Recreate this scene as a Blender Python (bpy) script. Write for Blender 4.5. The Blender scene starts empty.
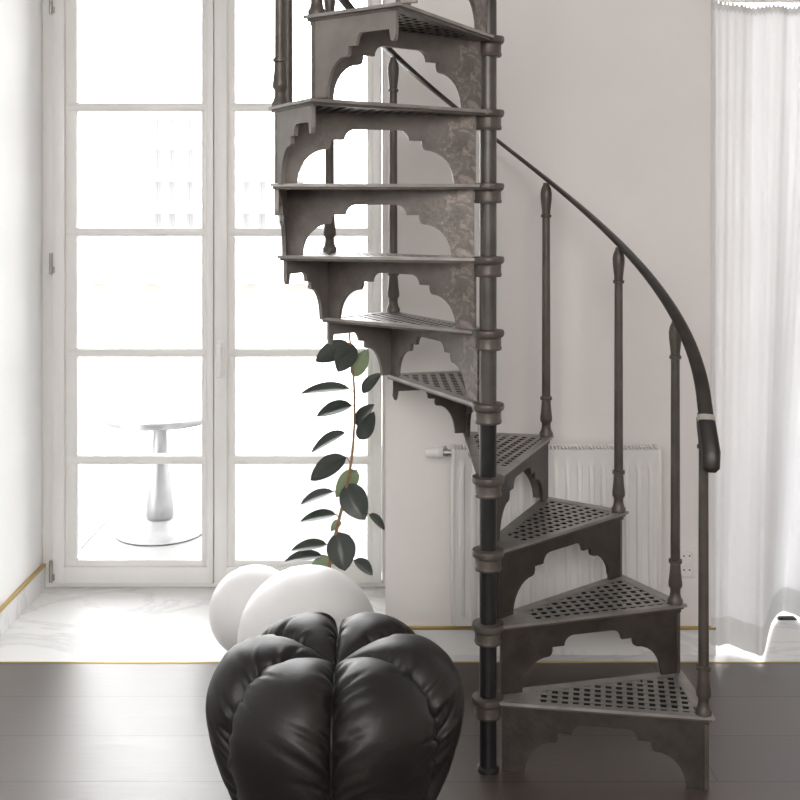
import bpy, bmesh, math, random
from mathutils import Vector, Matrix
random.seed(7)
PI = math.pi
C = bpy.context.scene.collection
F, HZ = 1100.0, 1.557          # focal length in pixels of the 800 frame, eye height


def P(px, py, Y):
    """Point at depth Y that a photo measurement corresponds to."""
    return Vector(((px - 400) * Y / F, Y, HZ - (py - 200) * Y / F))


# ---------------------------------------------------------------- helpers
def obj(name, bm, mat, parent=None, smooth=False, loc=None, recalc=True):
    me = bpy.data.meshes.new(name)
    if recalc:
        bmesh.ops.recalc_face_normals(bm, faces=bm.faces[:])
    bm.to_mesh(me)
    bm.free()
    if smooth:
        for p in me.polygons:
            p.use_smooth = True
    me.materials.append(mat)
    o = bpy.data.objects.new(name, me)
    C.objects.link(o)
    if parent:
        o.parent = parent
    if loc is not None:
        o.location = loc
    return o


def auto_smooth(o, deg=35):
    for p in o.data.polygons:
        p.use_smooth = True
    bm = bmesh.new()
    bm.from_mesh(o.data)
    for e in bm.edges:
        if len(e.link_faces) == 2:
            e.smooth = e.calc_face_angle(0) < math.radians(deg)
    bm.to_mesh(o.data)
    bm.free()
    return o


def tag(o, label=None, cat=None, group=None, kind=None):
    if label: o['label'] = label
    if cat: o['category'] = cat
    if group: o['group'] = group
    if kind: o['kind'] = kind
    return o


def thing(name, label, cat, loc=(0, 0, 0), rotz=0, group=None, kind=None):
    o = bpy.data.objects.new(name, None)
    o.empty_display_size = .1
    C.objects.link(o)
    o.location = loc
    o.rotation_euler = (0, 0, rotz)
    return tag(o, label, cat, group, kind)


def box(bm, x0, x1, y0, y1, z0, z1, bev=0):
    vs = [bm.verts.new((x, y, z)) for x in (x0, x1) for y in (y0, y1) for z in (z0, z1)]
    fs = []
    for idx in ((0, 1, 3, 2), (4, 6, 7, 5), (0, 4, 5, 1), (2, 3, 7, 6), (0, 2, 6, 4), (1, 5, 7, 3)):
        fs.append(bm.faces.new([vs[i] for i in idx]))
    if bev:
        es = list({e for f in fs for e in f.edges})
        bmesh.ops.bevel(bm, geom=es, offset=bev, segments=2, affect='EDGES', profile=.5)
    return bm


def lathe(bm, prof, segs=24, M=None, cap=True):
    rings = []
    for r, z in prof:
        ring = []
        for i in range(segs):
            a = 2 * PI * i / segs
            v = Vector((r * math.cos(a), r * math.sin(a), z))
            ring.append(bm.verts.new(M @ v if M else v))
        rings.append(ring)
    for a, b in zip(rings, rings[1:]):
        for i in range(segs):
            j = (i + 1) % segs
            bm.faces.new((a[i], a[j], b[j], b[i]))
    if cap:
        bm.faces.new(rings[0][::-1])
        bm.faces.new(rings[-1])
    return bm


def prism(bm, poly, to3, t0, t1):
    """Extrude 2D polygon; to3(u, v, t) gives the 3D point."""
    a = [bm.verts.new(to3(u, v, t0)) for u, v in poly]
    b = [bm.verts.new(to3(u, v, t1)) for u, v in poly]
    bm.faces.new(a)
    bm.faces.new(b[::-1])
    n = len(poly)
    for i in range(n):
        j = (i + 1) % n
        bm.faces.new((a[i], b[i], b[j], a[j]))
    return bm


def sweep(bm, pts, secs, cap=True):
    """pts: list of (pos, side, up); secs: per point list of (a, b) section offsets."""
    rings = []
    for (p, s, u), sec in zip(pts, secs):
        rings.append([bm.verts.new(p + s * a + u * b) for a, b in sec])
    n = len(rings[0])
    for a, b in zip(rings, rings[1:]):
        for i in range(n):
            j = (i + 1) % n
            bm.faces.new((a[i], a[j], b[j], b[i]))
    if cap:
        bm.faces.new(rings[0][::-1])
        bm.faces.new(rings[-1])
    return bm


def tube(bm, pts, radii, segs=8):
    frames = []
    for i, p in enumerate(pts):
        d = (pts[min(i + 1, len(pts) - 1)] - pts[max(i - 1, 0)]).normalized()
        ref = Vector((0, 0, 1)) if abs(d.z) < .9 else Vector((0, 1, 0))
        s = d.cross(ref).normalized()
        frames.append((p, s, s.cross(d).normalized()))
    secs = [[(r * math.cos(2 * PI * k / segs), r * math.sin(2 * PI * k / segs)) for k in range(segs)] for r in radii]
    return sweep(bm, frames, secs)


def catmull(pts, n):
    out = []
    m = len(pts) - 1
    for k in range(n + 1):
        t = k / n * m
        i = min(int(t), m - 1)
        f = t - i
        p0, p1, p2, p3 = (pts[max(i - 1, 0)], pts[i], pts[i + 1], pts[min(i + 2, m)])
        out.append(0.5 * ((2 * p1) + (p2 - p0) * f + (2 * p0 - 5 * p1 + 4 * p2 - p3) * f * f
                          + (3 * p1 - p0 - 3 * p2 + p3) * f ** 3))
    return out


def sub_copy(o, parent):
    c = o.copy()
    C.objects.link(c)
    c.parent = parent
    return c


# ---------------------------------------------------------------- materials
def new_mat(name):
    m = bpy.data.materials.new(name)
    m.use_nodes = True
    nt = m.node_tree
    b = nt.nodes['Principled BSDF']
    return m, nt, b


def N(nt, kind, **kw):
    n = nt.nodes.new(kind)
    for k, v in kw.items():
        if k in n.inputs:
            n.inputs[k].default_value = v
        else:
            setattr(n, k, v)
    return n


def coords(nt, scale=(1, 1, 1), loc=(0, 0, 0)):
    tc = N(nt, 'ShaderNodeTexCoord')
    mp = N(nt, 'ShaderNodeMapping')
    mp.inputs['Scale'].default_value = scale
    mp.inputs['Location'].default_value = loc
    nt.links.new(tc.outputs['Object'], mp.inputs['Vector'])
    return mp


def noisy(name, c0, c1, scale=6, rough=.5, metal=0, bump=0, bscale=60, stretch=(1, 1, 1), spec=.5, lo=.35, hi=.65, coat=0, rvar=0):
    m, nt, b = new_mat(name)
    mp = coords(nt, stretch)
    n = N(nt, 'ShaderNodeTexNoise', Scale=scale, Detail=6.0, Roughness=.6)
    nt.links.new(mp.outputs[0], n.inputs['Vector'])
    r = N(nt, 'ShaderNodeValToRGB')
    r.color_ramp.elements[0].position = lo
    r.color_ramp.elements[1].position = hi
    r.color_ramp.elements[0].color = (*c0, 1)
    r.color_ramp.elements[1].color = (*c1, 1)
    nt.links.new(n.outputs['Fac'], r.inputs['Fac'])
    nt.links.new(r.outputs['Color'], b.inputs['Base Color'])
    b.inputs['Roughness'].default_value = rough
    b.inputs['Metallic'].default_value = metal
    b.inputs['Specular IOR Level'].default_value = spec
    b.inputs['Coat Weight'].default_value = coat
    if rvar:
        mr = N(nt, 'ShaderNodeMapRange')
        mr.inputs['To Min'].default_value = rough - rvar
        mr.inputs['To Max'].default_value = rough + rvar
        nt.links.new(n.outputs['Fac'], mr.inputs['Value'])
        nt.links.new(mr.outputs['Result'], b.inputs['Roughness'])
    if bump:
        n2 = N(nt, 'ShaderNodeTexNoise', Scale=bscale, Detail=4.0)
        nt.links.new(mp.outputs[0], n2.inputs['Vector'])
        bp = N(nt, 'ShaderNodeBump', Strength=bump, Distance=.01)
        nt.links.new(n2.outputs['Fac'], bp.inputs['Height'])
        nt.links.new(bp.outputs['Normal'], b.inputs['Normal'])
    return m


M = {}
M['iron'] = noisy('aged_iron', (.078, .066, .056), (.125, .108, .095), 9, .42, .35, .12, 70, rvar=.08)
M['iron_worn_shaded'] = noisy('shaded_worn_riser_iron', (.040, .033, .028), (.072, .061, .052), 13, .46, .3, .2, 60, rvar=.1, lo=.4, hi=.72)  # worn iron, colour darkened to stand for the dimmer lower stair
def peeled_hazy():
    m = noisy('haze_lit_peeling_riser_iron', (.135, .119, .106), (.21, .188, .17), 13, .46, .3, .2, 60, rvar=.1, lo=.4, hi=.72)  # upper haze and light put into a paler base; peeling patches are real
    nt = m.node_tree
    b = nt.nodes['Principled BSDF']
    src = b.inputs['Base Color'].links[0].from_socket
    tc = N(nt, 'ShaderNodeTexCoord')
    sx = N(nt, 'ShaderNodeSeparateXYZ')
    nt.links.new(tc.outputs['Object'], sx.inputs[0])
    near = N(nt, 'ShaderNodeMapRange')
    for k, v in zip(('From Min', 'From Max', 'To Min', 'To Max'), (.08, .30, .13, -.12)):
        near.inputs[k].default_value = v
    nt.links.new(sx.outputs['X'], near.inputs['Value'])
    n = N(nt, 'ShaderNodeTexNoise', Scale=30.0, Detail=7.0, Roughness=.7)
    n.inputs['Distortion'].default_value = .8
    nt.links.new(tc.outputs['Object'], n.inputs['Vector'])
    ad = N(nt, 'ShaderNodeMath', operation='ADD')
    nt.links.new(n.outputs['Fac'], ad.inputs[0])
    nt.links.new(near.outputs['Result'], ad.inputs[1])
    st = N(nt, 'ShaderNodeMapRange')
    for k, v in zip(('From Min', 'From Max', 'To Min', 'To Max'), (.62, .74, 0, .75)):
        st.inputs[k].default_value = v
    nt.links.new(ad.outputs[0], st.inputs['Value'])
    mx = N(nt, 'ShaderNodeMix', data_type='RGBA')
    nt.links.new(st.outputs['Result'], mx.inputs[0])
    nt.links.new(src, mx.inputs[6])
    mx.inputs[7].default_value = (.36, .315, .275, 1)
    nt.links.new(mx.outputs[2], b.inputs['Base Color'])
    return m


M['iron_peeled_hazy'] = peeled_hazy()
M['iron_haze_pale'] = noisy('haze_lit_upper_iron', (.18, .163, .15), (.25, .23, .212), 9, .45, .3, .12, 70, rvar=.08)  # haze over the upper skirts put into a lighter iron colour
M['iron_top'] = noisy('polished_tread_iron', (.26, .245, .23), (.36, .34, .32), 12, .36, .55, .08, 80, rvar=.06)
M['iron_black'] = noisy('black_pole_hole_shade_iron', (.018, .018, .02), (.035, .034, .034), 8, .35, .4)
M['rail'] = noisy('dark_handrail', (.022, .019, .016), (.045, .038, .032), 10, .34, .1)
M['wall'] = noisy('white_plaster', (.80, .768, .742), (.825, .795, .77), 2.5, .8, 0, .03, 90)
M['wall_window_lit'] = noisy('window_lit_plaster', (.91, .915, .915), (.94, .945, .945), 2.5, .7, 0, .02, 90)  # window light on the left wall put into a paler plaster colour
M['ceiling'] = noisy('ceiling_paint', (.84, .84, .83), (.86, .86, .85), 2.5, .85)
M['paint'] = noisy('white_frame_paint', (.78, .77, .75), (.81, .80, .78), 3, .35)
M['rad'] = noisy('radiator_enamel', (.80, .79, .77), (.83, .82, .80), 3, .3)
M['plastic'] = noisy('white_plastic', (.80, .79, .76), (.83, .82, .80), 3, .35)
M['globe'] = noisy('opal_globe', (.84, .84, .84), (.88, .88, .88), 2, .4)
M['brass'] = noisy('brass_strip', (.50, .36, .13), (.60, .45, .18), 8, .35, .7)
M['grip'] = noisy('black_grip', (.010, .009, .008), (.022, .019, .017), 14, .4)
M['silver'] = noisy('silver_band', (.62, .58, .52), (.80, .76, .70), 40, .3, .9)
M['chrome'] = noisy('terrace_table_metal', (.19, .19, .195), (.26, .26, .265), 4, .3, .55)
M['table_top'] = noisy('terrace_table_top', (.16, .16, .16), (.2, .2, .2), 10, .3)
M['hinge'] = noisy('hinge_metal', (.35, .33, .30), (.45, .43, .40), 20, .35, .8)
M['soil'] = noisy('soil', (.03, .02, .012), (.06, .04, .025), 50, .95, 0, .8, 80)
M['pot'] = noisy('pot_ceramic', (.6, .58, .55), (.66, .64, .6), 6, .5)
M['stem'] = noisy('plant_stem', (.19, .10, .045), (.30, .17, .07), 30, .6)
M['rubber'] = noisy('dark_rubber', (.02, .02, .022), (.04, .04, .042), 30, .6)
M['terrace'] = noisy('terrace_stone', (.115, .115, .113), (.15, .148, .146), 1.5, .6)
M['facade'] = noisy('pale_facade', (.80, .78, .74), (.86, .84, .80), .6, .9)
M['facade_b'] = noisy('pale_tower', (.75, .75, .74), (.82, .82, .81), .5, .9)
M['far_glass'] = noisy('far_window_glass', (.17, .172, .17), (.21, .21, .208), 1.2, .9, spec=.1)
M['far_arch'] = noisy('far_arch_window', (.165, .155, .145), (.19, .18, .17), .8, .9, spec=.1)  # faint peach tone of the arched windows

# leaf: dark glossy upper side, pale green underside
m, nt, b = new_mat('rubber_plant_leaf')
g = N(nt, 'ShaderNodeNewGeometry')
mx = N(nt, 'ShaderNodeMix', data_type='RGBA')
nz = N(nt, 'ShaderNodeTexNoise', Scale=9.0)
rr = N(nt, 'ShaderNodeValToRGB')
rr.color_ramp.elements[0].color = (.020, .026, .022, 1)
rr.color_ramp.elements[1].color = (.042, .052, .044, 1)
nt.links.new(nz.outputs['Fac'], rr.inputs['Fac'])
nt.links.new(rr.outputs['Color'], mx.inputs[6])
mx.inputs[7].default_value = (.20, .26, .15, 1)
nt.links.new(g.outputs['Backfacing'], mx.inputs[0])
nt.links.new(mx.outputs[2], b.inputs['Base Color'])
b.inputs['Roughness'].default_value = .33
M['leaf'] = m

# black leather
m, nt, b = new_mat('black_leather')
mp = coords(nt)
n = N(nt, 'ShaderNodeTexNoise', Scale=5.0, Detail=4.0)
nt.links.new(mp.outputs[0], n.inputs['Vector'])
r = N(nt, 'ShaderNodeValToRGB')
r.color_ramp.elements[0].color = (.009, .0078, .0078, 1)
r.color_ramp.elements[1].color = (.016, .0135, .013, 1)
nt.links.new(n.outputs['Fac'], r.inputs['Fac'])
nt.links.new(r.outputs['Color'], b.inputs['Base Color'])
b.inputs['Roughness'].default_value = .45
b.inputs['Specular IOR Level'].default_value = .45
v = N(nt, 'ShaderNodeTexVoronoi', Scale=240.0)
nt.links.new(mp.outputs[0], v.inputs['Vector'])
bp = N(nt, 'ShaderNodeBump', Strength=.06, Distance=.004)
nt.links.new(v.outputs['Distance'], bp.inputs['Height'])
nt.links.new(bp.outputs['Normal'], b.inputs['Normal'])
M['leather'] = m

# wood planks running across the room
m, nt, b = new_mat('dark_wood_planks')
mp = coords(nt, (1, 1, 1), (1.35, -3.70 + .252 * 16, 0))
br = N(nt, 'ShaderNodeTexBrick', offset=.37, squash=1.0)
br.inputs['Scale'].default_value = 1.0
br.inputs['Brick Width'].default_value = 2.2
br.inputs['Row Height'].default_value = .252
br.inputs['Mortar Size'].default_value = .0036
br.inputs['Mortar Smooth'].default_value = .2
br.inputs['Color1'].default_value = (.050, .033, .027, 1)
br.inputs['Color2'].default_value = (.060, .042, .036, 1)
br.inputs['Mortar'].default_value = (.008, .006, .005, 1)
nt.links.new(mp.outputs[0], br.inputs['Vector'])
mp2 = coords(nt, (1.2, 14, 1))
gr = N(nt, 'ShaderNodeTexNoise', Scale=3.2, Detail=9.0, Roughness=.65)
gr.inputs['Distortion'].default_value = .7
nt.links.new(mp2.outputs[0], gr.inputs['Vector'])
mr = N(nt, 'ShaderNodeMapRange')
mr.inputs['From Min'].default_value = .3
mr.inputs['From Max'].default_value = .7
mr.inputs['To Min'].default_value = .8
mr.inputs['To Max'].default_value = 1.18
nt.links.new(gr.outputs['Fac'], mr.inputs['Value'])
mul = N(nt, 'ShaderNodeMix', data_type='RGBA', blend_type='MULTIPLY')
mul.inputs[0].default_value = 1
nt.links.new(br.outputs['Color'], mul.inputs[6])
nt.links.new(mr.outputs['Result'], mul.inputs[7])
nt.links.new(mul.outputs[2], b.inputs['Base Color'])
rg = N(nt, 'ShaderNodeMapRange')
rg.inputs['To Min'].default_value = .30
rg.inputs['To Max'].default_value = .45
nt.links.new(gr.outputs['Fac'], rg.inputs['Value'])
nt.links.new(rg.outputs['Result'], b.inputs['Roughness'])
sb = N(nt, 'ShaderNodeMath', operation='MULTIPLY_ADD')
sb.inputs[1].default_value = -1.6
nt.links.new(br.outputs['Fac'], sb.inputs[0])
nt.links.new(gr.outputs['Fac'], sb.inputs[2])
bp = N(nt, 'ShaderNodeBump', Strength=.10, Distance=.005)
nt.links.new(sb.outputs[0], bp.inputs['Height'])
nt.links.new(bp.outputs['Normal'], b.inputs['Normal'])
b.inputs['Specular IOR Level'].default_value = .85
b.inputs['IOR'].default_value = 1.72
M['wood'] = m

# white veined marble
m, nt, b = new_mat('white_marble')
mp = coords(nt, (1, 1.6, 1))
wn = N(nt, 'ShaderNodeTexNoise', Scale=1.6, Detail=8.0, Roughness=.6)
wn.inputs['Distortion'].default_value = 1.2
nt.links.new(mp.outputs[0], wn.inputs['Vector'])
sub = N(nt, 'ShaderNodeMath', operation='SUBTRACT')
sub.inputs[1].default_value = .5
nt.links.new(wn.outputs['Fac'], sub.inputs[0])
ab = N(nt, 'ShaderNodeMath', operation='ABSOLUTE')
nt.links.new(sub.outputs[0], ab.inputs[0])
r = N(nt, 'ShaderNodeValToRGB')
r.color_ramp.elements[0].position = 0
r.color_ramp.elements[0].color = (.70, .70, .71, 1)
r.color_ramp.elements[1].position = .035
r.color_ramp.elements[1].color = (.83, .83, .825, 1)
nt.links.new(ab.outputs[0], r.inputs['Fac'])
nt.links.new(r.outputs['Color'], b.inputs['Base Color'])
b.inputs['Roughness'].default_value = .45
M['marble'] = m

# window glass
m, nt, b = new_mat('window_glass')
nt.nodes.remove(b)
out = nt.nodes['Material Output']
tr = N(nt, 'ShaderNodeBsdfTransparent')
gl = N(nt, 'ShaderNodeBsdfGlossy', Roughness=.02)
lw = N(nt, 'ShaderNodeFresnel', IOR=1.35)
mxs = N(nt, 'ShaderNodeMixShader')
nt.links.new(lw.outputs[0], mxs.inputs[0])
nt.links.new(tr.outputs[0], mxs.inputs[1])
nt.links.new(gl.outputs[0], mxs.inputs[2])
nt.links.new(mxs.outputs[0], out.inputs['Surface'])
M['glass'] = m


# sheer fabric
def sheer(name, transp, col, dif):
    m, nt, b = new_mat(name)
    nt.nodes.remove(b)
    out = nt.nodes['Material Output']
    tr = N(nt, 'ShaderNodeBsdfTransparent')
    tl = N(nt, 'ShaderNodeBsdfTranslucent')
    tl.inputs['Color'].default_value = (*col, 1)
    df = N(nt, 'ShaderNodeBsdfDiffuse')
    df.inputs['Color'].default_value = (*col, 1)
    a = N(nt, 'ShaderNodeMixShader')
    a.inputs[0].default_value = dif
    nt.links.new(tl.outputs[0], a.inputs[1])
    nt.links.new(df.outputs[0], a.inputs[2])
    mp = coords(nt, (1, 1, .02))
    wv = N(nt, 'ShaderNodeTexNoise', Scale=180.0, Detail=2.0)
    nt.links.new(mp.outputs[0], wv.inputs['Vector'])
    mr = N(nt, 'ShaderNodeMapRange')
    mr.inputs['To Min'].default_value = transp * .5
    mr.inputs['To Max'].default_value = transp * 1.5
    nt.links.new(wv.outputs['Fac'], mr.inputs['Value'])
    c = N(nt, 'ShaderNodeMixShader')
    nt.links.new(mr.outputs['Result'], c.inputs[0])
    nt.links.new(a.outputs[0], c.inputs[1])
    nt.links.new(tr.outputs[0], c.inputs[2])
    nt.links.new(c.outputs[0], out.inputs['Surface'])
    return m


M['sheer'] = sheer('sheer_voile', .006, (.84, .84, .855), .82)
M['hem'] = sheer('sheer_hem', .02, (.74, .74, .74), .94)

# ---------------------------------------------------------------- room shell
XL, XR, YB, YF, ZC = -1.438, 3.4, -2.6, 3.78, 3.05
YW, YD, YO = 3.70, 4.418, 4.56      # marble edge, door plane, outer face
D1 = (XL, -.05)
D2 = (1.085, 2.60)
DH1, DH2 = 2.80, 2.275

bm = bmesh.new(); box(bm, XL - .2, XR + .2, YB - .2, YW, -.2, 0)
tag(obj('floor', bm, M['wood']), 'dark brown wide plank wood floor', 'floor', kind='structure')
bm = bmesh.new(); box(bm, XL - .2, XR + .2, YW + .006, YO, -.2, 0)
tag(obj('floor_marble', bm, M['marble']), 'white veined marble floor strip in front of the glazed doors', 'floor', kind='structure')
bm = bmesh.new(); box(bm, XL - .2, XR + .2, YW, YW + .006, -.2, .002)
tag(obj('trim_1', bm, M['brass']), 'thin brass strip between dark wood floor and marble', 'trim', kind='structure')
bm = bmesh.new(); box(bm, XL - .2, XR + .2, YB - .2, YO, ZC, ZC + .2)
tag(obj('ceiling', bm, M['ceiling']), 'plain white ceiling', 'ceiling', kind='structure')
bm = bmesh.new(); box(bm, XL - .2, XL, YB - .2, YO, 0, ZC)
tag(obj('wall_left', bm, M['wall_window_lit']), 'bright white side wall left of the glazed doors', 'wall', kind='structure')
bm = bmesh.new(); box(bm, XR, XR + .2, YB - .2, YO, 0, ZC)
tag(obj('wall_right', bm, M['wall']), 'white side wall at the far right', 'wall', kind='structure')
bm = bmesh.new(); box(bm, XL, XR, YB - .2, YB, 0, ZC)
tag(obj('wall_front', bm, M['wall']), 'white wall behind the viewer', 'wall', kind='structure')
bm = bmesh.new()
box(bm, D1[1], D2[0], YF, YO, 0, ZC)
box(bm, D2[1], XR, YF, YO, 0, ZC)
box(bm, D1[0], D1[1], YF, YO, DH1, ZC)
box(bm, D2[0], D2[1], YF, YF + .14, DH2, ZC)
box(bm, D2[0], D2[1], YF + .14, YO, DH1, ZC)
tag(obj('wall_back', bm, M['wall']), 'off white plaster wall behind the staircase and radiator', 'wall', kind='structure')

bm = bmesh.new(); box(bm, D1[1], D2[0] - .004, YF - .014, YF - .001, 0, .086)
tag(obj('baseboard_back', bm, M['marble']), 'low marble baseboard under the radiator wall', 'baseboard', kind='structure')
bm = bmesh.new(); box(bm, D1[1], D2[0] - .004, YF - .017, YF - .001, .086, .094)
tag(obj('trim_2', bm, M['brass']), 'brass line topping the baseboard under the radiator', 'trim', kind='structure')
bm = bmesh.new(); box(bm, XL + .001, XL + .014, YB, YD - .002, 0, .088)
tag(obj('baseboard_left', bm, M['marble']), 'low marble baseboard along the bright left wall', 'baseboard', kind='structure')
bm = bmesh.new(); box(bm, XL + .001, XL + .017, YB, YD - .002, .088, .097)
tag(obj('trim_3', bm, M['brass']), 'brass line topping the baseboard of the left wall', 'trim', kind='structure')


# ---------------------------------------------------------------- glazed balcony doors
def glazed_door(name, x0, x1, H, label):
    root = thing(name, label, 'door', (0, 0, 0), kind='structure')
    fw = .045
    bm = bmesh.new()
    for a, b in ((x0, x0 + fw), (x1 - .022, x1)):
        box(bm, a, b, YD, YO - .01, 0, H, .004)
    box(bm, x0, x1, YD + .001, YO - .01, H - fw, H, .004)
    box(bm, x0, x1, YD + .001, YO - .01, .001, .018, .003)
    auto_smooth(obj('door_frame', bm, M['paint'], root))
    xc = (x0 + x1) / 2 - .003
    levels = [.513, .943, 1.428, 1.930, 2.42]
    for side in (0, 1):
        a, b = (x0 + fw + .002, xc) if side == 0 else (xc + .003, x1 - .024)
        lw_, rw_ = (.048, .028) if side == 0 else (.052, .036)
        z0, z1 = .022, H - fw - .004
        bm = bmesh.new()
        ya, yb = YD - .018, YD + .05
        box(bm, a, a + lw_, ya, yb, z0, z1, .004)
        box(bm, b - rw_, b, ya, yb, z0, z1, .004)
        box(bm, a + .01, b - .01, ya + .0005, yb, z0, z0 + .066, .004)
        box(bm, a + .01, b - .01, ya + .0005, yb, z1 - .066, z1, .004)
        gx0, gx1 = a + lw_, b - rw_
        bw = .030 + .016 * (1 - side)
        box(bm, gx0 - .002, gx0 + bw, ya + .014, yb - .005, z0 + .06, z1 - .06, .006)
        box(bm, gx1 - .026 + .004, gx1 + .002, ya + .014, yb - .005, z0 + .06, z1 - .06, .006)
        box(bm, gx0, gx1, ya + .0145, yb - .005, z0 + .06, z0 + .066 + .022, .006)
        box(bm, gx0, gx1, ya + .0145, yb - .005, z1 - .066 - bw, z1 - .06, .006)
        for z in levels:
            if z < z1 - .15:
                box(bm, gx0 + .005, gx1 - .005, ya + .012, yb - .004, z - .017, z + .017, .006)
        sash = auto_smooth(obj('sash', bm, M['paint'], root))
        bm = bmesh.new()
        box(bm, gx0 + .005, gx1 - .005, ya + .033, ya + .037, z0 + .07, z1 - .07)
        obj('glass_pane', bm, M['glass'], sash)
        if side == 0:
            for z in (.03, 1.26, 2.3):
                if z + .1 > z1: continue
                bm = bmesh.new()
                lathe(bm, [(.007, z), (.007, z + .035), (.005, z + .037), (.005, z + .04), (.007, z + .042), (.007, z + .085)], 12,
                      Matrix.Translation((a - .004, ya - .006, 0)))
                box(bm, a - .004, a + .010, ya - .003, ya + .004, z + .005, z + .03)
                auto_smooth(obj('hinge', bm, M['hinge'], sash))
        else:
            bm = bmesh.new()
            hx, hz = a + .026, .955
            box(bm, hx - .014, hx + .014, ya - .009, ya + .001, hz - .04, hz + .04, .003)
            lathe(bm, [(.009, 0), (.009, .04)], 12, Matrix.Translation((hx, ya - .005, hz + .022)) @ Matrix.Rotation(PI / 2, 4, 'X'))
            box(bm, hx - .009, hx + .009, ya - .052, ya - .038, hz - .10, hz + .034, .005)
            auto_smooth(obj('handle', bm, M['plastic'], sash))
    return root


glazed_door('door_1', D1[0], D1[1], DH1, 'white double balcony door with glazing bars behind the rubber plant')
glazed_door('door_2', D2[0], D2[1], DH1, 'white balcony door seen faintly through the sheer curtain')

# ---------------------------------------------------------------- spiral staircase
PX, PY = .2405, 3.005
RISE, STEP, PHI1 = .20, 25.5, -10.4
NST = 11
stair = thing('spiral_staircase', 'weathered grey cast iron spiral staircase with pierced treads and curving dark handrail', 'staircase', (PX, PY, 0))

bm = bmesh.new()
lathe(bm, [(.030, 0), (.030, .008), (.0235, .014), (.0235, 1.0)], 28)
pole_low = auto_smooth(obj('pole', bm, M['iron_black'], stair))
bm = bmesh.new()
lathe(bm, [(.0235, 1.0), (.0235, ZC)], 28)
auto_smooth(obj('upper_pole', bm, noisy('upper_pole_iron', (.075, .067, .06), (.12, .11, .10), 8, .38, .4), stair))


def arc(cx, cy, rx, ry, a0, a1, n=8):
    return [(cx + rx * math.cos(math.radians(a0 + (a1 - a0) * i / n)), cy + ry * math.sin(math.radians(a0 + (a1 - a0) * i / n))) for i in range(n + 1)]


def arch_half():
    """Right half of the stepped arch opening, offsets from the middle: (du, v), v 0 top .. 1 bottom."""
    pts = [(.105, .235)]
    pts += [(.105 + .055 * math.sin(math.radians(a)), .385 - .15 * math.cos(math.radians(a))) for a in (15, 30, 45, 60, 75, 90)]
    pts += [(.225, .385), (.225, .44), (.232, .50)]
    pts += [(.245 + .145 * math.sin(math.radians(a)), 1.0 - .48 * math.cos(math.radians(a))) for a in (0, 12, 24, 36, 48, 60, 72, 84, 90)]
    return pts


half = arch_half()
X0, X1 = .038, .584
ZT, ZB = -.0125, -RISE + .0005
mid, W = .503, X1 - X0
rp = [(0, 0)] + [(1, 0), (1, 1)] + [(mid + d, v_) for d, v_ in reversed(half)] + [(mid - d, v_) for d, v_ in half] + [(0, 1)]
riser_poly = [(X0 + u * W, ZT + v_ * (ZB - ZT)) for u, v_ in rp]

# skirt under the outer edge: full height leg at the front corner, quarter arch, drop pendant at the back corner
sp = [(0, 0), (1, 0), (1, .30), (.985, .36), (.965, .38), (.945, .36), (.935, .30), (.925, .22), (.62, .22)]
sp += [(.62 - .075 * math.sin(math.radians(a)), .37 - .15 * math.cos(math.radians(a))) for a in (20, 40, 60, 80, 90)]
sp += [(.455, .38), (.455, .47), (.44, .50)]
sp += [(.42 - .23 * math.sin(math.radians(a)), 1.0 - .5 * math.cos(math.radians(a))) for a in (0, 12, 24, 36, 48, 60, 72, 84, 90)]
sp += [(0, 1)]

sa = math.radians(STEP)
RO = .584
cA = Vector((RO, 0)); cB = Vector((RO * math.cos(sa), RO * math.sin(sa)))
cd = (cB - cA); cl = cd.length; cd /= cl
cn = Vector((-cd.y, cd.x))     # inward


def line_x(p, d, q, e):
    den = d.x * e.y - d.y * e.x
    t = ((q.x - p.x) * e.y - (q.y - p.y) * e.x) / den
    return p + d * t


def clip(poly, p, n):
    out = []
    for i in range(len(poly)):
        a, b = poly[i], poly[(i + 1) % len(poly)]
        da, db = (a - p).dot(n), (b - p).dot(n)
        if da >= 0: out.append(a)
        if da * db < 0: out.append(a + (b - a) * (da / (da - db)))
    return out


be = math.radians(27.2)
A_ = Vector((.018, -.028)); B_ = Vector((.598, -.014))
C_ = Vector((.598 * math.cos(be), .598 * math.sin(be)))
D_ = Vector((.018 * math.cos(sa) - .030 * math.sin(sa), .018 * math.sin(sa) + .030 * math.cos(sa)))
outer = [A_, B_, C_, D_]


def inset_lines(df, do, db_, rc):
    l = []
    cen = (A_ + B_ + C_ + D_) / 4
    for (p, q, d) in ((A_, B_, df), (B_, C_, do), (C_, D_, db_)):
        e = (q - p).normalized(); n = Vector((-e.y, e.x))
        if (cen - p).dot(n) < 0: n = -n
        l.append((p + n * d, e))
    bis = Vector((math.cos(sa / 2), math.sin(sa / 2)))
    l.append((bis * rc, Vector((-bis.y, bis.x))))
    f, o, b_, c = l
    return [line_x(*c, *f), line_x(*f, *o), line_x(*o, *b_), line_x(*b_, *c)]


inner = inset_lines(.020, .034, .030, .135)


def ring(bm, out, inn, z0, z1):
    n = len(out)
    v = {}
    for k, poly in (('o', out), ('i', inn)):
        for z in (z0, z1):
            v[k, z] = [bm.verts.new((p.x, p.y, z)) for p in poly]
    for i in range(n):
        j = (i + 1) % n
        bm.faces.new((v['o', z1][i], v['o', z1][j], v['i', z1][j], v['i', z1][i]))
        bm.faces.new((v['o', z0][i], v['i', z0][i], v['i', z0][j], v['o', z0][j]))
        bm.faces.new((v['o', z0][i], v['o', z0][j], v['o', z1][j], v['o', z1][i]))
        bm.faces.new((v['i', z0][i], v['i', z1][i], v['i', z1][j], v['i', z0][j]))


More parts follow.
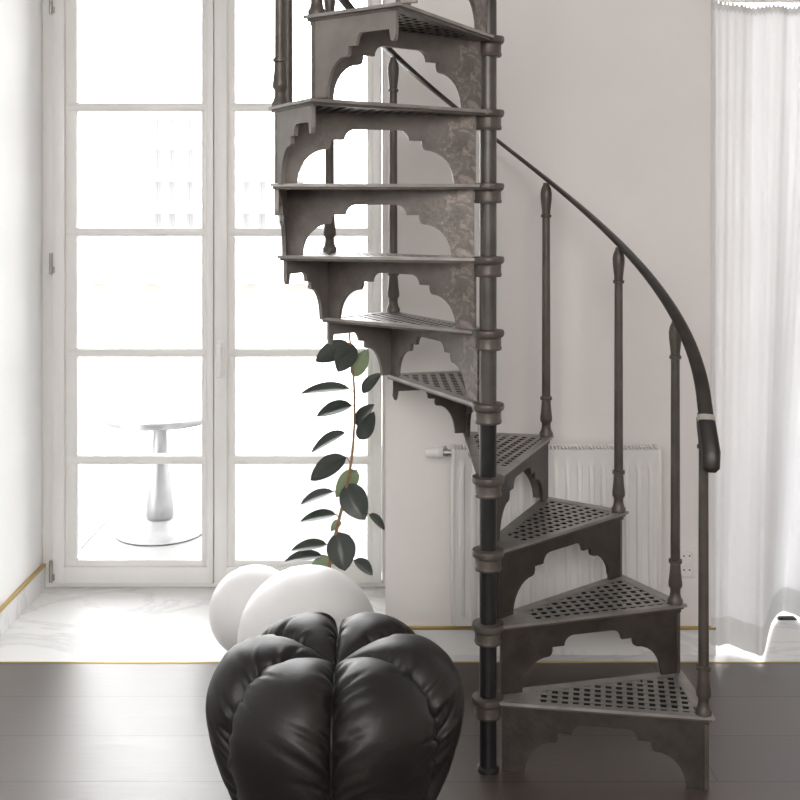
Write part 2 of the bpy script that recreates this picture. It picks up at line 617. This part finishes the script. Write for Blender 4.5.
def slab(bm, poly, z0, z1):
    if len(poly) < 3: return
    prism(bm, [(p.x, p.y) for p in poly], lambda u, v_, t: (u, v_, t), z0, z1)


bm = bmesh.new()
ring(bm, outer, inner, -.008, 0)
ins2 = inset_lines(.006, .006, .004, .03)
ins2[0] = A_ + Vector((.005, .006)); ins2[3] = D_ + Vector((.003, -.004))
ring(bm, ins2, inner, -.015, -.0082)
big = [Vector(p) for p in inset_lines(.017, .031, .027, .13)]
pitch, bw = .0290, .0125
y = inner[0].y + .004
k = 0
while y < .32:
    pl = clip(clip(big, Vector((0, y + .014)), Vector((0, 1))), Vector((0, y + .014 + bw)), Vector((0, -1)))
    slab(bm, pl, -.014, -.0012)
    y += pitch
x = .10
while x < .62:
    pl = clip(clip(big, Vector((x, 0)), Vector((1, 0))), Vector((x + bw, 0)), Vector((-1, 0)))
    slab(bm, pl, -.0145, -.0018)
    x += pitch
proto_step = obj('step', bm, M['iron_top'], stair)
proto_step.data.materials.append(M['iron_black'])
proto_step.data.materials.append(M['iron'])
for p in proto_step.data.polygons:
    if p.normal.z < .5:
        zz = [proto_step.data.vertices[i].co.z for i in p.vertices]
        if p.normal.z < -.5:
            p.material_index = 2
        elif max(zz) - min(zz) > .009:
            p.material_index = 1  # hole walls coloured black to stand in for the shade inside
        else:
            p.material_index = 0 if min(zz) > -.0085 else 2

bm = bmesh.new()
prism(bm, riser_poly, lambda u, v_, t: (u, t, v_), 0, .011)
# raised moulding under the nosing
box(bm, X0, X1, -.005, 0, ZT - .012, ZT)
proto_riser = obj('riser', bm, M['iron_worn_shaded'], proto_step)

bm = bmesh.new()


def skirt3(u, v_, t):
    p = cA + cd * (u * cl) + cn * t
    return (p.x, p.y, ZT - .001 + v_ * (ZB - ZT + .001))


prism(bm, sp, skirt3, 0, .011)
proto_skirt = obj('end_skirt', bm, M['iron'], proto_step)

bm = bmesh.new()
lathe(bm, [(.0238, -.052), (.036, -.052), (.038, -.046), (.036, -.040), (.036, -.020), (.043, -.014), (.045, -.006), (.043, .002), (.0238, .004)], 32, cap=False)
proto_collar = auto_smooth(obj('hub_collar', bm, M['iron'], proto_step))

bprof = [(.021, 0), (.022, .01), (.017, .018), (.0145, .03), (.0145, .042), (.0195, .05), (.0195, .06), (.0165, .085),
         (.0145, .115), (.019, .117), (.019, .126), (.0138, .128), (.0125, .70), (.017, .702), (.017, .71), (.0135, .712),
         (.0135, .72), (.018, .76), (.0185, .778), (.016, .793), (.011, .803), (.009, .812)]
bm = bmesh.new()
lathe(bm, bprof, 20)
proto_bal = auto_smooth(obj('baluster', bm, M['iron'], stair), 50)

for k in range(NST):
    phi = math.radians(PHI1 + STEP * k)
    if k == 0:
        st = proto_step
    else:
        st = sub_copy(proto_step, stair)
        for q in (proto_riser, proto_skirt, proto_collar):
            sub_copy(q, st)
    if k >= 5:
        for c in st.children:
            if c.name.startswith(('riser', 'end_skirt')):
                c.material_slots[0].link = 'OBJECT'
                c.material_slots[0].material = M['iron_peeled_hazy'] if c.name.startswith('riser') else M['iron_haze_pale']
    st.location = (0, 0, RISE * (k + 1))
    st.rotation_euler = (0, 0, phi)
    if k < NST - 1:
        bl = proto_bal if k == 0 else sub_copy(proto_bal, stair)
        a = phi + math.radians(.3)
        bl.location = (.57 * math.cos(a), .57 * math.sin(a), RISE * (k + 1))


def rail_z(deg):
    return RISE * (1 + (deg - PHI1) / STEP) + .822


def rail_frame(deg, R=.572, z=None):
    a = math.radians(deg)
    p = Vector((R * math.cos(a), R * math.sin(a), rail_z(deg) if z is None else z))
    return p, Vector((math.cos(a), math.sin(a), 0))


def sec(wd, th, n=14):
    return [(wd * math.copysign(abs(math.cos(2 * PI * i / n)) ** .75, math.cos(2 * PI * i / n)),
             th * math.copysign(abs(math.sin(2 * PI * i / n)) ** .75, math.sin(2 * PI * i / n))) for i in range(n)]


path = []
droop = [(-18.6, -.088), (-17.2, -.060), (-15.4, -.034), (-13.2, -.013), (-11.6, -.003)]
for d, dz in droop:
    path.append(rail_frame(d, .572 + .015 * min(1, -dz / .06), rail_z(d) + dz))
d = -10.4
while d < 236:
    path.append(rail_frame(d))
    d += 2.5
fr = []
for i, (p, s) in enumerate(path):
    t = (path[min(i + 1, len(path) - 1)][0] - path[max(i - 1, 0)][0]).normalized()
    fr.append((p, s, t.cross(s).normalized() * -1))
fr = [(p, s, u if u.z > 0 else -u) for p, s, u in fr]
bm = bmesh.new()
sweep(bm, fr[3:], [sec(.0195, .0065)] * len(fr[3:]))
rail = auto_smooth(obj('handrail', bm, M['rail'], stair), 60)
bm = bmesh.new()
sw = [sec(.012, .008), sec(.022, .0155), sec(.0235, .016), sec(.023, .0145), sec(.0215, .012)]
p0 = fr[0]
f2 = [(p0[0] + (p0[0] - fr[1][0]) * .25, p0[1], p0[2])] + [fr[0], fr[1], fr[2], fr[3]]
sweep(bm, f2, sw)
tag(auto_smooth(obj('end_grip', bm, M['grip'], rail), 60), 'thicker black end grip')
bm = bmesh.new()
a_, b_ = fr[3], fr[4]
lerp = lambda t: (a_[0].lerp(b_[0], t), a_[1], a_[2])
sweep(bm, [lerp(-.3), lerp(.25)], [sec(.0235, .0135)] * 2)
tag(auto_smooth(obj('rail_band', bm, M['silver'], rail), 60), 'worn silver band')

# ---------------------------------------------------------------- leather pouf
def pouf():
    seam = [(0.0, .402), (.03, .406), (.08, .414), (.14, .414), (.20, .398), (.246, .345), (.258, .27), (.252, .20), (.23, .12), (.195, .05), (.15, .004), (.08, 0), (0, 0)]
    bulg = [(0.0, .405), (.03, .426), (.08, .452), (.15, .470), (.225, .460), (.285, .414), (.316, .345), (.312, .27), (.284, .17), (.243, .08), (.205, .012), (.12, 0), (0, 0)]
    S = catmull([Vector((a, b, 0)) for a, b in seam], 250)
    B = catmull([Vector((a, b, 0)) for a, b in bulg], 250)
    rnd = random.Random(3)
    nl, per = 6, 64
    wr = []
    for s in range(nl):
        for side in (0, 1):
            l = []
            for q in range(22):
                l.append((45 + 165 * (q + rnd.random()) / 22, 1.3 + 2.4 * rnd.random(), rnd.choice((-1, -1, 1)) * (.005 + .010 * rnd.random()), .2 + .4 * rnd.random() ** 2, rnd.uniform(-16, 16)))
            wr.append(l)
    bm = bmesh.new()
    rows = []
    base = -PI / 2 + .02
    for j in range(len(S)):
        row = []
        for s in range(nl):
            for q in range(per):
                f = -1 + 2 * q / per
                w = max(0, 1 - abs(f) ** 2.6) ** .52
                th = base + (s + .5 + f / 2) * 2 * PI / nl
                p = S[j].lerp(B[j], w)
                r, z = max(p.x, 0), max(p.y, 0)
                side = 0 if f < 0 else 1
                e = 1 - abs(f)
                disp = 0
                for (c, wd, am, ln, sk) in wr[s * 2 + side]:
                    g = (j - c - sk * e) / wd
                    if abs(g) < 3:
                        disp += am * math.exp(-g * g) * math.exp(-(e / ln) ** 2) * min(1, e / .08)
                nv = Vector((p.x - .12, p.y - .22, 0)).normalized()
                fade = min(1, max(0, (z - .02) / .05))
                r = max(0, r + nv.x * disp * fade)
                z = max(0, z + nv.y * disp * fade)
                row.append(bm.verts.new((r * math.cos(th), r * math.sin(th), z)))
        rows.append(row)
    n = nl * per
    for a, b in zip(rows, rows[1:]):
        for i in range(n):
            j = (i + 1) % n
            bm.faces.new((a[i], a[j], b[j], b[i]))
    bmesh.ops.remove_doubles(bm, verts=bm.verts[:], dist=.0002)
    o = obj('leather_pouf', bm, M['leather'], smooth=True)
    o.location = (-.159, 2.72, 0)
    return tag(o, 'puffy black leather pouf with six stitched lobes on dark wood floor', 'pouf')


pouf()

# ---------------------------------------------------------------- white globes
def globe(loc, r, label):
    root = thing('globe_lamp', label, 'globe lamp', loc, group='white globe lamps on the floor')
    bm = bmesh.new()
    prof = []
    for i in range(41):
        a = -PI / 2 + .22 + (PI - .22) * i / 40
        prof.append((max(r * math.cos(a), .0004), r * math.sin(a) * .995 + r))
    z0 = prof[0][1]
    lathe(bm, prof, 56)
    obj('globe', bm, M['globe'], root, smooth=True)
    bm = bmesh.new()
    rb = r * math.cos(-PI / 2 + .22)
    lathe(bm, [(rb * .96, 0), (rb * 1.0, .003), (rb * .98, z0 + .001)], 48)
    auto_smooth(obj('base_ring', bm, M['plastic'], root))
    return root


globe((-.499, 3.76, 0), .152, 'smaller white globe lamp half hidden behind the larger globe, on marble')
globe((-.281, 3.37, 0), .215, 'larger white globe lamp directly behind the black pouf')

# ---------------------------------------------------------------- radiator
rx0, rx1, rz0, rz1 = .172, .872, .135, .722
ry = 3.66
rad = thing('radiator', 'white ribbed panel radiator on the wall behind the iron stairs', 'radiator', ((rx0 + rx1) / 2, YF, 0))
off = Vector(((rx0 + rx1) / 2, YF, 0))


def robj(name, bm, mat, sm=True):
    bmesh.ops.translate(bm, verts=bm.verts[:], vec=-off)
    o = obj(name, bm, mat, rad)
    return auto_smooth(o) if sm else o


bm = bmesh.new()
nr = 17
pit = (rx1 - rx0 - .03) / nr
cols = []
for i in range(nr * 12 + 1):
    x = rx0 + .015 + pit * i / 12
    ph = (i % 12) / 12
    dep = .011 * (1.5 / (1 + math.exp(-40 * (abs(ph - .5) - .22))))     # recessed channel in the middle of each pitch
    cols.append((x, dep))
zs = [(rz0, 0), (rz0 + .03, 0), (rz0 + .055, 1), (rz1 - .075, 1), (rz1 - .05, 0), (rz1 - .02, 0)]
grid = [[bm.verts.new((x, ry + .011 - d_ * 0 - (.011 - d_) * k_ , z)) for z, k_ in zs] for x, d_ in cols]
for a, b in zip(grid, grid[1:]):
    for i in range(len(zs) - 1):
        bm.faces.new((a[i], a[i + 1], b[i + 1], b[i]))
box(bm, rx0 + .012, rx1 - .012, ry + .013, ry + .03, rz0, rz1 - .02)
robj('front_panel', bm, M['rad'])
bm = bmesh.new(); box(bm, rx0 + .012, rx1 - .012, ry + .07, ry + .088, rz0, rz1 - .02, .004)
robj('rear_panel', bm, M['rad'])
for a in (rx0, rx1 - .012):
    bm = bmesh.new(); box(bm, a, a + .012, ry + .006, ry + .09, rz0 + .005, rz1 + .004, .003)
    robj('side_panel', bm, M['rad'])
bm = bmesh.new()
box(bm, rx0 + .012, rx1 - .012, ry + .006, ry + .012, rz1 - .02, rz1 + .002)
box(bm, rx0 + .012, rx1 - .012, ry + .084, ry + .09, rz1 - .02, rz1 + .002)
x = rx0 + .016
while x < rx1 - .02:
    box(bm, x, x + .006, ry + .01, ry + .086, rz1 - .008, rz1)
    x += .012
robj('top_grille', bm, M['rad'], False)
for x in (rx0 + .1, rx1 - .1):
    bm = bmesh.new(); box(bm, x, x + .03, ry + .086, YF, rz0 + .05, rz1 - .05)
    robj('wall_bracket', bm, M['rad'])
vz = HZ - (453 - 200) * 3.70 / F
RM = Matrix.Translation((rx0 + .002, ry + .05, vz)) @ Matrix.Rotation(-PI / 2, 4, 'Y')
bm = bmesh.new()
lathe(bm, [(.010, 0), (.010, .012), (.014, .013), (.014, .026), (.011, .027), (.011, .034)], 20, RM)
lathe(bm, [(.007, 0), (.007, .075)], 14, Matrix.Translation((rx0 - .017, ry + .05, vz)) @ Matrix.Rotation(-PI / 2, 4, 'X'))
valve = robj('valve', bm, M['hinge'])
bm = bmesh.new()
lathe(bm, [(.016, .030), (.018, .034), (.018, .050), (.0155, .053), (.0155, .082), (.013, .088), (.004, .089)], 24, RM)
bmesh.ops.translate(bm, verts=bm.verts[:], vec=-off)
auto_smooth(obj('thermostat_head', bm, M['plastic'], valve))

# ---------------------------------------------------------------- wall socket
ctr = P(686, 562, YF)
so = thing('wall_socket', 'white double power socket low on the wall beside the radiator', 'socket', (ctr.x, YF, ctr.z))
bm = bmesh.new(); box(bm, -.029, .029, -.010, 0, -.052, .052, .004)
plate = auto_smooth(obj('plate', bm, M['plastic'], so))
for dz in (-.024, .024):
    bm = bmesh.new()
    R9 = Matrix.Translation((0, -.009, dz)) @ Matrix.Rotation(PI / 2, 4, 'X')
    lathe(bm, [(.0225, 0), (.0225, .006), (.0195, .006), (.0185, .001)], 28, R9, cap=False)
    sk = auto_smooth(obj('outlet', bm, M['plastic'], so))
    bm = bmesh.new()
    for dx in (-.0095, .0095):
        lathe(bm, [(.0028, 0), (.0028, .0015)], 10, Matrix.Translation((dx, -.0098, dz)) @ Matrix.Rotation(PI / 2, 4, 'X'))
    obj('pin_hole', bm, M['rubber'], sk)

# ---------------------------------------------------------------- curtain
cur = thing('sheer_curtain', 'white sheer floor length curtain at the right hand balcony door', 'curtain', (1.5, 3.87, 0))
coff = Vector((1.5, 3.87, 0))
bot = [(711, 3.765), (719, 3.768), (728, 3.80), (740, 3.775), (753, 3.745), (761, 3.722), (764.5, 3.76), (767, 3.86), (772, 4.02), (781, 4.12), (790, 4.11),
       (800, 4.06), (812, 3.90), (825, 3.95), (840, 4.03), (858, 3.90), (876, 4.0), (895, 3.9), (915, 4.0), (930, 3.93)]
top = []
for i in range(len(bot)):
    u = i / (len(bot) - 1)
    top.append((711.5 + 215 * u, 3.765 + .10 * min(1, u * 7) + .024 * min(1, u * 7) * math.sin(i * 1.9 + .5)))
tb = lambda L: [Vector(((px - 400) * Y / F, Y, 0)) for px, Y in L]
NB = 220
cb, ct = catmull(tb(bot), NB), catmull(tb(top), NB)


def cpoint(i, t):
    """t: 0 top .. 1 bottom"""
    z0 = .014 + .022 * max(0, 1 - i / 40)
    e = t ** 1.25 * .9 + .1 * t
    p = ct[i].lerp(cb[i], e)
    rip = .0022 * math.sin(i * .75 + 2 * t) * (1 - t * .6) + .005 * math.sin(i * .31 + 1.3) * (1 - t)
    tp = 2.238 + (.006 * math.sin(i * 1.5) if t < .02 else 0)
    return Vector((p.x, p.y + rip, tp + (z0 - tp) * t)) - coff


def sheet(t0, t1, n, dy=0):
    bm = bmesh.new()
    g = [[bm.verts.new(cpoint(i, t0 + (t1 - t0) * j / n) + Vector((0, dy, 0))) for j in range(n + 1)] for i in range(NB + 1)]
    for a, b in zip(g, g[1:]):
        for j in range(n):
            bm.faces.new((a[j], a[j + 1], b[j + 1], b[j]))
    return bm


o = obj('cloth', sheet(0, .957, 44), M['sheer'], cur, smooth=True)
o = obj('hem', sheet(.957, 1, 3), M['hem'], cur, smooth=True)
tag(o, 'denser double layered bottom hem')
o = obj('heading_tape', sheet(0, .012, 2, -.003), M['hem'], cur, smooth=True)
bm = bmesh.new(); box(bm, D2[0] + .02, D2[1] - .02, 3.855, 3.885, 2.250, DH2, .003)
rl = obj('curtain_rail', bm, M['plastic'])
tag(rl, 'white ceiling curtain rail above the sheer curtain', 'curtain rail')

# small dark item on the pale floor under the curtain
bm = bmesh.new()
prism(bm, [(-.034, 0), (.034, 0), (.035, .003), (.026, .009), (-.028, .009), (-.035, .003)], lambda u, v_, t: (u, t, v_), -.009, .009)
o = obj('doorstop', bm, M['rubber'], loc=((787 - 400) * 4.085 / F, 4.085, 0))
tag(o, 'small flat dark doorstop on the pale marble under the curtain', 'doorstop')

# ---------------------------------------------------------------- rubber plant
YP = 4.12
base = P(329, 613, YP)
pl = thing('rubber_plant', 'tall thin rubber plant with dark oval leaves by the glazed door', 'plant', (base.x, YP, 0))
poff = Vector((base.x, YP, 0))
bm = bmesh.new()
lathe(bm, [(.060, 0), (.066, .004), (.074, .105), (.077, .108), (.077, .116), (.069, .116), (.067, .1)], 32, cap=False)
auto_smooth(obj('pot', bm, M['pot'], pl))
bm = bmesh.new(); lathe(bm, [(.060, .002), (.0675, .098)], 32)
obj('soil', bm, M['soil'], pl)
sp_ = [P(329, 590, YP), P(330, 562, YP), P(338, 524, YP), P(346, 490, YP), P(352, 455, YP), P(354.5, 420, YP), P(354, 385, YP), P(351, 352, YP), P(349, 330, YP)]
sp_[0].z = .09
sc = catmull([p - poff for p in sp_], 60)
bm = bmesh.new()
tube(bm, sc, [.0068 - .0035 * i / 60 for i in range(61)], 10)
LV = [  # base px, tip px, kind, width (m), twist
    ((351, 345), (315, 361), 'e', .085, 0.97), ((352, 343), (338, 372), 'f', .085, 0), ((353, 377), (368, 349), 'b', .060, 0),
    ((362, 393), (381, 373), 'e', .055, 0.82), ((350, 388), (300, 393), 'e', .07, 0.42), ((352, 405), (316, 416), 'e', .075, 0.57),
    ((356, 426), (374, 404), 'e', .07, 0.62), ((359, 440), (374, 412), 'f', .062, 0), ((345, 432), (311, 452), 'e', .07, 0.44),
    ((346, 457), (310, 480), 'e', .085, 0.87), ((357, 470), (336, 497), 'b', .07, 0), ((346, 484), (365, 520), 'f', .105, 0),
    ((369, 514), (385, 530), 'e', .05, 0.42), ((333, 491), (300, 504), 'e', .06, 0.42), ((336, 514), (300, 521), 'e', .06, 0.42),
    ((339, 532), (345, 571), 'f', .108, 0), ((327, 544), (291, 550), 'e', .06, 0.42), ((322, 555), (284, 561), 'e', .06, 0.42),
    ((354, 560), (373, 575), 'e', .065, 0.47), ((332, 561), (312, 564), 'b', .05, 0), ((340, 520), (331, 531), 'b', .03, 0),
]
fb = bmesh.new()
for (b0, t0, kd, wd, tw) in LV:
    yo = {'f': -.05, 'b': .03, 'e': random.uniform(-.03, .03)}[kd]
    a = P(*b0, YP) - poff
    t = P(*t0, YP + yo) - poff
    # petiole from the nearest stem point
    near = min(sc, key=lambda q: (q - a - Vector((0, 0, -.02))).length)
    tube(bm, [near, near.lerp(a, .5) + Vector((0, 0, .004)), a], [.0022, .0018, .0016], 6)
    d = (t - a); L = d.length; d.normalize()
    if kd in 'fb':
        side = d.cross(Vector((0, -1, 0))).normalized()
        if kd == 'b': side = -side
    else:
        hz = Vector((0, 1, 0))
        pv = d.cross(hz).normalized()
        side = (hz * math.cos(tw) + pv * math.sin(tw) * (1 if pv.z > 0 else -1)).normalized()
        if side.cross(d).z > 0: pass
        else: side = -side
    nrm = side.cross(d).normalized()
    if kd == 'f' and nrm.y > 0: side, nrm = -side, -nrm
    if kd == 'b' and nrm.y < 0: side, nrm = -side, -nrm
    nu, nv_ = 12, 6
    g = []
    for i in range(nu + 1):
        u = i / nu
        hw = wd / 2 * (math.sin(PI * min(1, u ** .85)) ** .7 if 0 < u < 1 else 0) + .0004
        row = []
        for j in range(nv_ + 1):
            s = -1 + 2 * j / nv_
            q = a + d * (L * u) + side * (hw * s) + nrm * (abs(s) * hw * .28) - nrm * (.05 * L * (2 * u - 1) ** 2 - .025 * L)
            row.append(fb.verts.new(q))
        g.append(row)
    for r0, r1 in zip(g, g[1:]):
        for j in range(nv_):
            fb.faces.new((r0[j], r0[j + 1], r1[j + 1], r1[j]))
obj('stem', bm, M['stem'], pl, smooth=True)
obj('foliage', fb, M['leaf'], pl, smooth=True, recalc=False)

# ---------------------------------------------------------------- outside: terrace, table, houses
bm = bmesh.new()
for i in range(-4, 9):
    for j in range(4):
        x0 = -3.3 + (i + 2) * .62; y0 = YO + .0 + j * .62
        box(bm, x0 + .004, x0 + .616, y0 + .004, y0 + .616, -.06, -.02, .003)
box(bm, -4.6, 4.4, YO, YO + 2.5, -.3, -.024)
tag(obj('terrace_floor', bm, M['terrace']), 'pale stone terrace outside the glazed doors', 'terrace', kind='structure')

YT = 5.21
tp = P(160, 414, YT)
tbl = thing('terrace_table', 'round pale metal pedestal table on the terrace outside the door', 'table', (tp.x, YT, -.02))
h = tp.z + .02
bm = bmesh.new()
n = 72
prof = [(.001, h), (.22, h), (.25, h + .002), (.264, h + .006), (.266, h - .004), (.260, h - .024), (.235, h - .032), (.001, h - .030)]
lathe(bm, prof, n, cap=False)
for vtx in bm.verts:
    r = math.hypot(vtx.co.x, vtx.co.y)
    if r > .2:
        a = math.atan2(vtx.co.y, vtx.co.x)
        f = 1 + .012 * math.sin(a * 18)
        vtx.co.x *= f; vtx.co.y *= f
auto_smooth(obj('table_top', bm, M['chrome'], tbl))
bm = bmesh.new()
lathe(bm, [(.05, .06), (.064, .075), (.066, .09), (.063, .14), (.054, .22), (.044, .30), (.035, .39), (.032, h - .05), (.045, h - .030)], 32)
auto_smooth(obj('pedestal', bm, M['chrome'], tbl), 60)
bm = bmesh.new()
lathe(bm, [(.196, 0), (.204, .006), (.198, .014), (.16, .030), (.11, .048), (.07, .068), (.05, .078)], 48)
auto_smooth(obj('base', bm, M['table_top'], tbl), 60)


def facade(name, label, Y, px0, px1, pytop, mat, depth, wins, wmat, arched=False, cornices=()):
    x0, x1 = (px0 - 400) * Y / F, (px1 - 400) * Y / F
    zt = HZ - (pytop - 200) * Y / F
    root = thing(name, label, 'building', ((x0 + x1) / 2, Y, -9))
    o3 = Vector(((x0 + x1) / 2, Y, -9))
    bm = bmesh.new(); box(bm, x0, x1, Y, Y + depth, -9, zt)
    bmesh.ops.translate(bm, verts=bm.verts[:], vec=-o3)
    obj('wall', bm, mat, root)
    for (cx, cy, w, hh) in wins:
        c = P(cx, cy, Y)
        w_, h_ = w * Y / F / 2, hh * Y / F / 2
        bm = bmesh.new()
        if arched:
            poly = [(-w_, -h_)] + [(w_ * math.cos(PI - PI * i / 14), w_ * math.sin(PI - PI * i / 14) + h_ * .1) for i in range(15)] + [(w_, -h_)]
            prism(bm, poly, lambda u, v_, t: (u, t, v_), -.04, .02)
        else:
            box(bm, -w_, w_, -.04, .02, -h_, h_)
            for q in (-.33, .33):
                box(bm, q * w_ - .02, q * w_ + .02, -.07, -.03, -h_, h_)
        obj('window', bm, wmat, root, loc=c - o3)
    for (cy, th, pr) in cornices:
        z = HZ - (cy - 200) * Y / F
        bm = bmesh.new(); box(bm, x0 - .1, x1 + .1, Y - pr, Y, z, z + th)
        bmesh.ops.translate(bm, verts=bm.verts[:], vec=-o3)
        obj('cornice', bm, mat, root)
    return root


wa = [(cx, 300, 30, 34) for cx in (98, 152, 250, 300, 350)]
facade('stone_house', 'overexposed pale low house with arched openings beyond the terrace', 24, -160, 900, 236, M['facade'], 5, wa, M['far_arch'], True,
       ((277, .07, .25), (325, .08, .3)))
wb = []
for yy in (128, 160, 192, 224):
    for xx in (158, 172, 190, 246, 262, 282, 300):
        wb.append((xx, yy, 7, 22))
facade('apartment_block', 'taller overexposed pale apartment block far behind the low house', 40, 146, 330, 104, M['facade_b'], 8, wb, M['far_glass'], False,
       ((143, .12, .3), (176, .12, .3), (208, .12, .3)))
bm = bmesh.new(); box(bm, -70, 70, YO + 2.5, 90, -9.4, -9)
tag(obj('ground', bm, M['terrace']), 'bright street level ground far below', 'ground', kind='structure')

# ---------------------------------------------------------------- light
w = bpy.data.worlds.new('overcast_sky')
w.use_nodes = True
nt = w.node_tree
bg = nt.nodes['Background']
tc = N(nt, 'ShaderNodeTexCoord')
sx = N(nt, 'ShaderNodeSeparateXYZ')
nt.links.new(tc.outputs['Generated'], sx.inputs[0])
rp_ = N(nt, 'ShaderNodeValToRGB')
rp_.color_ramp.elements[0].position = .45
rp_.color_ramp.elements[0].color = (.8, .8, .8, 1)
rp_.color_ramp.elements[1].position = .9
rp_.color_ramp.elements[1].color = (.97, .985, 1, 1)
nt.links.new(sx.outputs['Z'], rp_.inputs['Fac'])
nt.links.new(rp_.outputs['Color'], bg.inputs['Color'])
bg.inputs['Strength'].default_value = 11
bpy.context.scene.world = w


def area(name, loc, target, sx_, sy_, power, col=(1, 1, 1)):
    l = bpy.data.lights.new(name, 'AREA')
    l.shape = 'RECTANGLE'; l.size = sx_; l.size_y = sy_; l.energy = power; l.color = col
    o = bpy.data.objects.new(name, l)
    C.objects.link(o)
    o.location = loc
    o.rotation_euler = (Vector(target) - Vector(loc)).to_track_quat('-Z', 'Y').to_euler()
    return o


area('fill_light', (-.5, -1.5, 2.6), (.2, 3.2, 1.5), 3.6, 1.5, 158, (1, .96, .935))  # unseen fill added behind the camera to brighten the room

# ---------------------------------------------------------------- camera
cam = bpy.data.cameras.new('camera')
cam.sensor_width = 36
cam.lens = 36 * F / 800
cam.shift_y = -.25
cam.clip_end = 300
co = bpy.data.objects.new('camera', cam)
co.location = (0, 0, HZ)
co.rotation_euler = (PI / 2, 0, 0)
C.objects.link(co)
s = bpy.context.scene
s.camera = co
s.view_settings.view_transform = 'Standard'
s.view_settings.look = 'None'
s.view_settings.exposure = 0
s.cycles.use_denoising = True
